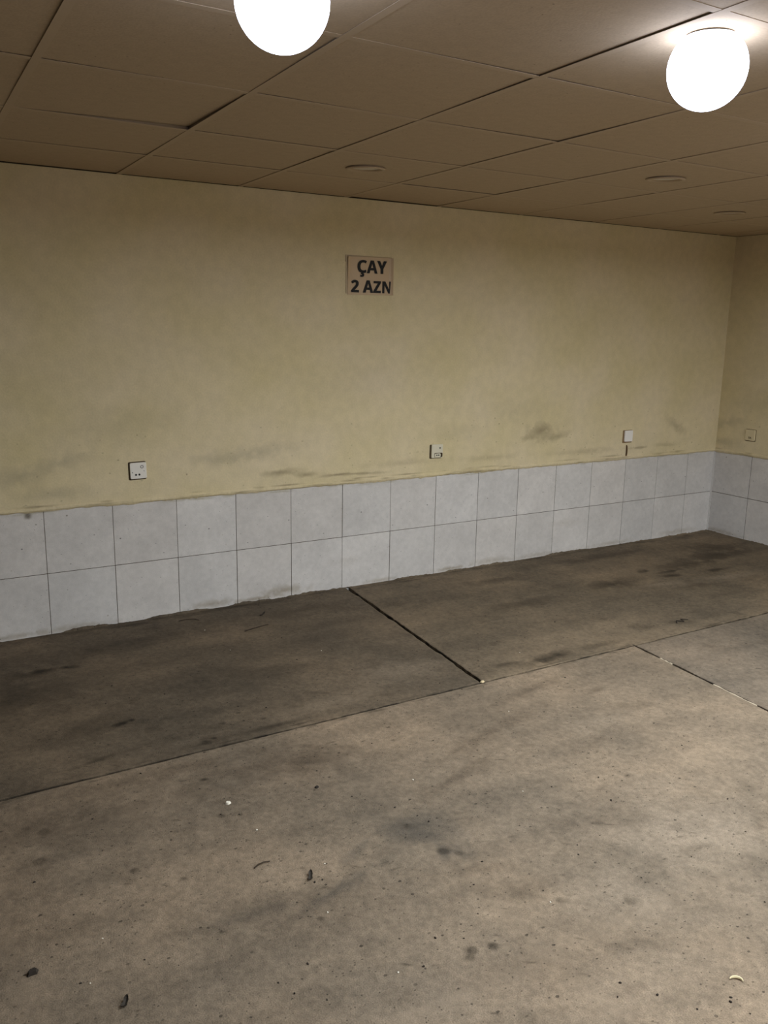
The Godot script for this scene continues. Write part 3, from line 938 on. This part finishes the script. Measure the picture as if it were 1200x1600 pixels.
func plate(w: float, h: float, d: float, b: float) -> ArrayMesh:
	# face plate with rounded corners and a softened front edge, back at z = 0
	var st := begin()
	var seg := 6
	var r := 0.007
	var loops: Array = []
	for l in [[0.0, 0.0], [0.0, d - b], [b * 0.3, d - b * 0.3], [b, d]]:
		var loop: Array = []
		for c in 4:
			var cx: float = (w / 2 - r) * [1, -1, -1, 1][c]
			var cy: float = (h / 2 - r) * [1, 1, -1, -1][c]
			for k in seg + 1:
				var an := PI / 2.0 * (c + float(k) / seg)
				loop.append(Vector3(cx + cos(an) * (r - l[0]), cy + sin(an) * (r - l[0]), l[1]))
		loops.append(loop)
	var n: int = loops[0].size()
	for i in 3:
		for k in n:
			var m := (k + 1) % n
			var out: Vector3 = (loops[0][k] + loops[0][m]) / 2.0
			quad(st, loops[i][k], loops[i][m], loops[i + 1][m], loops[i + 1][k], out.normalized() + Vector3(0, 0, i * 0.7))
	for k in n:
		var m := (k + 1) % n
		tri(st, Vector3(0, 0, d), loops[3][k], loops[3][m], Vector3.BACK)
		tri(st, Vector3(0, 0, 0), loops[0][k], loops[0][m], Vector3.FORWARD)
	return mesh_of(st)

func disc(r: float, d: float) -> ArrayMesh:   # short rod along z
	var st := begin()
	tube(st, [Vector3(0, 0, 0), Vector3(0, 0, d)], [r, r], 16)
	return mesh_of(st)

func hoop(r: float, w: float) -> ArrayMesh:
	var m := TorusMesh.new()
	m.inner_radius = r - w
	m.outer_radius = r + w
	m.rings = 24
	m.ring_segments = 8
	var st := SurfaceTool.new()
	st.append_from(m, 0, Transform3D(Basis(Vector3.RIGHT, PI / 2.0), Vector3.ZERO))
	return st.commit()

func build_sockets() -> void:
	var white := paint(Color(0.90, 0.88, 0.84), 0.35)
	var ivory := paint(Color(0.84, 0.81, 0.72), 0.4)
	var grime_shade := paint(Color(0.26, 0.20, 0.12), 0.9)  # grime, also the shade painted in round the plates and in the recess
	var black := paint(Color(0.02, 0.018, 0.015), 0.8)
	var grey := paint(Color(0.55, 0.53, 0.52), 0.5)
	# double-pin socket, left
	var t := thing("wall_socket", "clean white wall socket with two round pin holes, leftmost above the tiles", "socket", Vector3(0.4695, 0.763, 0.0065))
	t.rotation.z = 0.02
	obj("gap_shade_plate", plate(0.090, 0.094, 0.003, 0.001), grime_shade, t).position = Vector3(-0.003, 0.0425, -0.001)  # dark plate painted as the shaded, dirty gap round the face
	obj("face_plate", plate(0.084, 0.083, 0.009, 0.002), white, t).position = Vector3(0.0005, 0.0435, 0.0015)
	obj("pin_hole", disc(0.0050, 0.0016), black, t).position = Vector3(-0.013, 0.023, 0.0099)
	obj("pin_hole", disc(0.0050, 0.0016), black, t).position = Vector3(0.004, 0.023, 0.0099)
	obj("indicator_ring", hoop(0.0068, 0.0019), grey, t).position = Vector3(0.0195, 0.0625, 0.0108)
	obj("screw", disc(0.003, 0.0008), grey, t).position = Vector3(-0.031, 0.036, 0.0100)
	obj("screw", disc(0.0024, 0.0008), grey, t).position = Vector3(0.029, 0.040, 0.0100)
	# damaged socket, middle
	t = thing("wall_socket", "damaged ivory wall socket with a broken insert, in the middle above the tiles", "socket", Vector3(2.322, 0.755, 0.0065))
	t.rotation.z = -0.01
	obj("gap_shade_plate", plate(0.090, 0.088, 0.003, 0.001), grime_shade, t).position = Vector3(-0.005, 0.0385, -0.001)
	obj("face_plate", plate(0.084, 0.084, 0.010, 0.002), ivory, t).position = Vector3(0.001, 0.0415, 0.0015)
	obj("screw_hole", disc(0.0046, 0.0016), black, t).position = Vector3(0.0205, 0.060, 0.0109)
	obj("insert_recess", plate(0.062, 0.027, 0.0006, 0.0002), grime_shade, t).position = Vector3(0.010, 0.0165, 0.0112)
	obj("insert", plate(0.044, 0.0235, 0.004, 0.001), ivory, t).position = Vector3(0.003, 0.0150, 0.0112)
	obj("pin_hole", disc(0.0042, 0.0016), black, t).position = Vector3(-0.004, 0.0165, 0.0147)
	obj("pin_hole", disc(0.0042, 0.0016), black, t).position = Vector3(0.010, 0.0165, 0.0147)
	# blank plate
	t = thing("blank_plate", "small blank white cover plate on the wall, near the right corner", "cover plate", Vector3(3.989, 0.762, 0.0065))
	obj("gap_shade_plate", plate(0.094, 0.092, 0.003, 0.001), paint(Color(0.50, 0.40, 0.27), 0.9), t).position = Vector3(-0.003, 0.040, -0.001)
	obj("face_plate", plate(0.078, 0.080, 0.010, 0.002), paint(Color(0.93, 0.91, 0.88), 0.35), t).position = Vector3(0.002, 0.043, 0.0015)
	# stub of cable below it
	var st := begin()
	tube(st, [Vector3(0, 0, 0.0), Vector3(0.001, 0.02, 0.002), Vector3(0.0, 0.045, 0.003), Vector3(-0.001, 0.066, 0.002), Vector3(-0.001, 0.077, -0.002)], [0.006, 0.0058, 0.006, 0.0056, 0.004], 10)
	var cable := obj("cable_stub", mesh_of(st), paint(Color(0.36, 0.27, 0.16), 0.8))
	cable.position = Vector3(3.986, 0.662, 0.009)
	tag(cable, "short brown cable stub running down the wall below the blank plate", "cable")
	# painted-over socket on the right wall
	var over := paint(WALL.darkened(0.06), 0.7)
	t = thing("wall_socket", "wall socket painted over in the wall's yellow, on the right side wall", "socket", Vector3(X1 - 0.0065, 0.755, 0.306))
	t.rotation.y = -PI / 2.0
	obj("gap_shade_plate", plate(0.090, 0.090, 0.003, 0.001), paint(Color(0.42, 0.35, 0.24), 0.9), t).position = Vector3(0.0, 0.0405, -0.001)
	obj("face_plate", plate(0.083, 0.082, 0.009, 0.002), over, t).position = Vector3(0.0, 0.042, 0.0015)
	for k in 2:
		obj("pin_hole", disc(0.0042, 0.0016), grime_shade, t).position = Vector3(-0.006 + k * 0.014, 0.026, 0.0099)
	st = begin()
	tube(st, [Vector3(-0.015, 0.012, 0), Vector3(-0.005, 0.019, 0.0006), Vector3(0.012, 0.016, 0)], [0.0012, 0.0016, 0.001], 6)
	obj("scuff", mesh_of(st), grime_shade, t).position = Vector3(0.006, 0.0, 0.0104)

# ------------------------------------------------------------------ litter on the floor
func chip(s: int, flat: float) -> ArrayMesh:   # an angular crumb, 1 unit across, standing on y = 0
	var r := RandomNumberGenerator.new()
	r.seed = s
	var st := begin()
	var n := 7
	var lo: Array = []
	var hi: Array = []
	for k in n:
		var an := TAU * k / n + r.randf_range(-0.25, 0.25)
		var d := r.randf_range(0.34, 0.55)
		lo.append(Vector3(cos(an) * d, 0.0, sin(an) * d * 0.75))
		hi.append(Vector3(cos(an) * d * 0.7, flat * r.randf_range(0.6, 1.0), sin(an) * d * 0.55))
	var top := Vector3(r.randf_range(-0.1, 0.1), flat * 1.1, r.randf_range(-0.1, 0.1))
	for k in n:
		var m := (k + 1) % n
		var out: Vector3 = (lo[k] + lo[m]).normalized()
		quad(st, lo[k], lo[m], hi[m], hi[k], out + Vector3(0, 0.5, 0), "floor")
		tri(st, hi[k], hi[m], top, Vector3.UP, "floor")
		tri(st, lo[k], lo[m], Vector3.ZERO, Vector3.DOWN, "floor")
	return mesh_of(st)

func curled_leaf(l: float, w: float) -> ArrayMesh:
	var st := begin()
	var rows: Array = []
	for i in 9:
		var u := i / 8.0
		var half := w * sin(PI * clampf(u * 0.94 + 0.03, 0, 1)) * (0.75 + 0.25 * sin(u * 9.0))
		var c := Vector3((u - 0.5) * l, 0.0015 + 0.006 * pow(u - 0.4, 2.0) * 4.0, 0.002 * sin(u * 5.0))
		rows.append([c + Vector3(0, 0.003, -half), c, c + Vector3(0, 0.002, half)])
	for i in 8:
		for k in 2:
			for s in [0.0, -0.0008]:
				var d := Vector3(0, s, 0)
				quad(st, rows[i][k] + d, rows[i + 1][k] + d, rows[i + 1][k + 1] + d, rows[i][k + 1] + d, Vector3.UP if s == 0.0 else Vector3.DOWN, "floor")
	return mesh_of(st)

func loose(called: String, mesh: Mesh, mat: Material, at: Vector2, turn: float, label: String, category: String, group := "") -> MeshInstance3D:
	var o := obj(called, mesh, mat)
	o.position = Vector3(at.x, 0.0012, at.y)
	o.rotation.y = turn
	tag(o, label, category, group)
	return o

func build_debris() -> void:
	var dirt := paint(Color(0.17, 0.14, 0.11), 0.95)
	var pale := paint(Color(0.93, 0.90, 0.83), 0.8)
	var leafm := paint(Color(0.17, 0.14, 0.10), 0.8)
	var wood := paint(Color(0.20, 0.15, 0.10), 0.9)
	loose("paint_flake", chip(3, 0.4), pale, Vector2(0.197, 1.929), 0.4, "largest white flake on the floor, left of centre in front of the long joint", "flake").scale = Vector3(0.024, 0.02, 0.024)
	loose("dry_leaf", curled_leaf(0.040, 0.010), leafm, Vector2(0.260, 2.414), 0.9, "dark curled leaf scrap on the floor beside the sooty smear", "leaf")
	loose("dirt_clod", chip(5, 0.5), dirt, Vector2(-0.494, 2.416), 0.3, "dark clod of dirt on the floor near the left edge of the picture", "clod").scale = Vector3(0.030, 0.02, 0.030)
	loose("dry_leaf", curled_leaf(0.032, 0.010), leafm, Vector2(-0.326, 2.625), 0.8, "dark leaf scrap on the floor, lowest and nearest in the picture", "leaf")
	loose("dry_leaf", curled_leaf(0.050, 0.009), leafm, Vector2(1.051, 0.230), 0.5, "dark leaf scrap on the floor close to the tiled wall", "leaf")
	loose("dirt_clod", chip(8, 0.5), dirt, Vector2(0.499, 1.982), 0.3, "dark crumb with a pale fleck, between the long joint and the sooty smear", "clod").scale = Vector3(0.018, 0.014, 0.018)
	loose("mortar_crumb", chip(9, 0.4), paint(Color(0.86, 0.78, 0.62), 0.9), Vector2(1.553, 1.538), 0.2, "pale mortar crumb where the two floor joints meet", "crumb").scale = Vector3(0.028, 0.016, 0.02)
	var st := begin()
	var path: Array = []
	for k in 9:
		var a := PI * 0.15 + k * 0.36
		path.append(Vector3(cos(a) * 0.016, 0.003, sin(a) * 0.012))
	tube(st, path, [0.001, 0.002, 0.003, 0.0034, 0.0036, 0.0034, 0.003, 0.002, 0.001], 6, "floor")
	loose("peel_curl", mesh_of(st), paint(Color(0.86, 0.80, 0.64), 0.7), Vector2(0.985, 3.299), 2.6, "cream curled shaving on the floor in the lower right corner", "shaving")
	var twig := func(pts: Array, r: float) -> ArrayMesh:
		var s := begin()
		var rad: Array = []
		for k in pts.size():
			rad.append(r * (1.0 - 0.5 * k / pts.size()))
		tube(s, pts, rad, 6, "floor")
		return mesh_of(s)
	loose("twig", twig.call([Vector3(-0.028, 0.002, 0.006), Vector3(-0.012, 0.004, 0.0), Vector3(0.006, 0.004, -0.001), Vector3(0.026, 0.002, 0.003)], 0.0022), wood, Vector2(0.163, 2.289), 0.1, "short bent twig on the open floor, left of the dark leaf scrap", "twig")
	loose("twig", twig.call([Vector3(-0.07, 0.002, 0.01), Vector3(-0.02, 0.004, 0.004), Vector3(0.03, 0.004, -0.004), Vector3(0.08, 0.002, -0.012)], 0.0026), wood, Vector2(0.937, 0.410), 0.1, "long straight twig lying in front of the tiled wall", "twig")
	loose("twig", twig.call([Vector3(-0.05, 0.002, -0.012), Vector3(-0.01, 0.003, -0.016), Vector3(0.03, 0.003, -0.004), Vector3(0.048, 0.002, 0.024)], 0.002), wood, Vector2(0.671, 0.131), 0.0, "arched thin twig at the foot of the tiles", "twig")
	loose("straw", twig.call([Vector3(-0.012, 0.003, 0.02), Vector3(0.0, 0.012, 0.0), Vector3(0.012, 0.028, -0.03)], 0.0016), wood, Vector2(1.105, 0.059), 0.0, "thin straw leaning against the bottom of a tile", "straw")
	loose("hair_strand", twig.call([Vector3(-0.05, 0.002, 0.0), Vector3(-0.02, 0.003, -0.02), Vector3(0.0, 0.003, 0.014), Vector3(0.022, 0.003, -0.018), Vector3(0.05, 0.002, 0.01)], 0.003), dirt, Vector2(3.018, 1.405), 0.2, "dark wiggly strand on the back slab near the right edge of the picture", "strand")
	var crumbs := [chip(21, 0.3), chip(22, 0.25), chip(23, 0.4), chip(24, 0.25)]
	var dark := [Vector2(0.153, 1.979), Vector2(0.205, 2.008), Vector2(0.261, 2.442), Vector2(0.285, 2.442), Vector2(0.421, 2.450), Vector2(-0.401, 2.508), Vector2(-0.428, 2.049), Vector2(0.011, 2.743), Vector2(0.088, 2.851), Vector2(0.101, 2.721), Vector2(0.030, 2.794), Vector2(-0.211, 1.803), Vector2(-0.362, 2.246), Vector2(-0.246, 2.506), Vector2(0.576, 2.092), Vector2(0.147, 1.794), Vector2(0.667, 2.221), Vector2(0.704, 2.299), Vector2(0.718, 2.345), Vector2(0.960, 2.507), Vector2(1.014, 2.718), Vector2(0.650, 2.676), Vector2(0.806, 2.795), Vector2(0.585, 2.782), Vector2(0.430, 2.803), Vector2(0.494, 2.842), Vector2(0.346, 2.874), Vector2(0.733, 3.159), Vector2(0.694, 3.189), Vector2(0.929, 3.326), Vector2(0.916, 3.335), Vector2(0.829, 3.310), Vector2(1.401, 2.410), Vector2(1.144, 2.676), Vector2(1.306, 2.896), Vector2(1.478, 3.030), Vector2(1.314, 3.143), Vector2(1.211, 2.378), Vector2(1.328, 2.544), Vector2(0.926, 3.382), Vector2(0.782, 3.232), Vector2(1.567, 2.892), Vector2(1.683, 2.735), Vector2(1.046, 2.679), Vector2(0.737, 2.601), Vector2(1.095, 2.893), Vector2(1.446, 2.960), Vector2(0.035, 0.959), Vector2(0.604, 0.327), Vector2(0.505, 1.247), Vector2(0.601, 1.314), Vector2(0.857, 0.389), Vector2(0.938, 0.901), Vector2(0.826, 1.798), Vector2(0.550, 1.881), Vector2(-0.057, 0.219), Vector2(0.479, 1.190), Vector2(1.041, 1.478), Vector2(0.995, 0.602), Vector2(1.107, 1.135), Vector2(0.276, 0.983), Vector2(0.301, 1.120), Vector2(0.135, 0.949), Vector2(0.098, 0.666), Vector2(0.103, 0.789), Vector2(0.002, 1.594), Vector2(2.393, 1.081), Vector2(2.719, 1.302), Vector2(1.687, 1.328), Vector2(1.916, 1.680), Vector2(1.792, 1.677), Vector2(1.045, 1.891), Vector2(1.662, 2.216), Vector2(1.858, 2.391), Vector2(1.376, 1.456), Vector2(2.088, 1.193)]
	for i in dark.size():
		var s := rng.randf_range(0.0045, 0.0085)
		loose("grit_speck", crumbs[i % 4], dirt, dark[i], rng.randf() * TAU, "tiny dark grit speck lying loose on the concrete floor", "grit", "dark grit specks on the floor").scale = Vector3(s * rng.randf_range(1.0, 1.5), s, s)
	var white := [Vector2(0.220, 2.117), Vector2(0.325, 2.378), Vector2(0.233, 2.575), Vector2(-0.381, 2.520), Vector2(0.281, 2.859), Vector2(1.104, 2.351), Vector2(0.815, 2.101), Vector2(0.790, 2.844), Vector2(0.708, 0.636), Vector2(1.932, 1.340), Vector2(1.463, 1.833), Vector2(1.092, 0.854), Vector2(-0.318, 2.377), Vector2(0.695, 0.312)]
	for i in white.size():
		var s := rng.randf_range(0.005, 0.008)
		loose("white_crumb", crumbs[i % 4], pale, white[i], rng.randf() * TAU, "tiny white crumb lying loose on the concrete floor", "crumb", "white crumbs on the floor").scale = Vector3(s, s * 0.8, s)
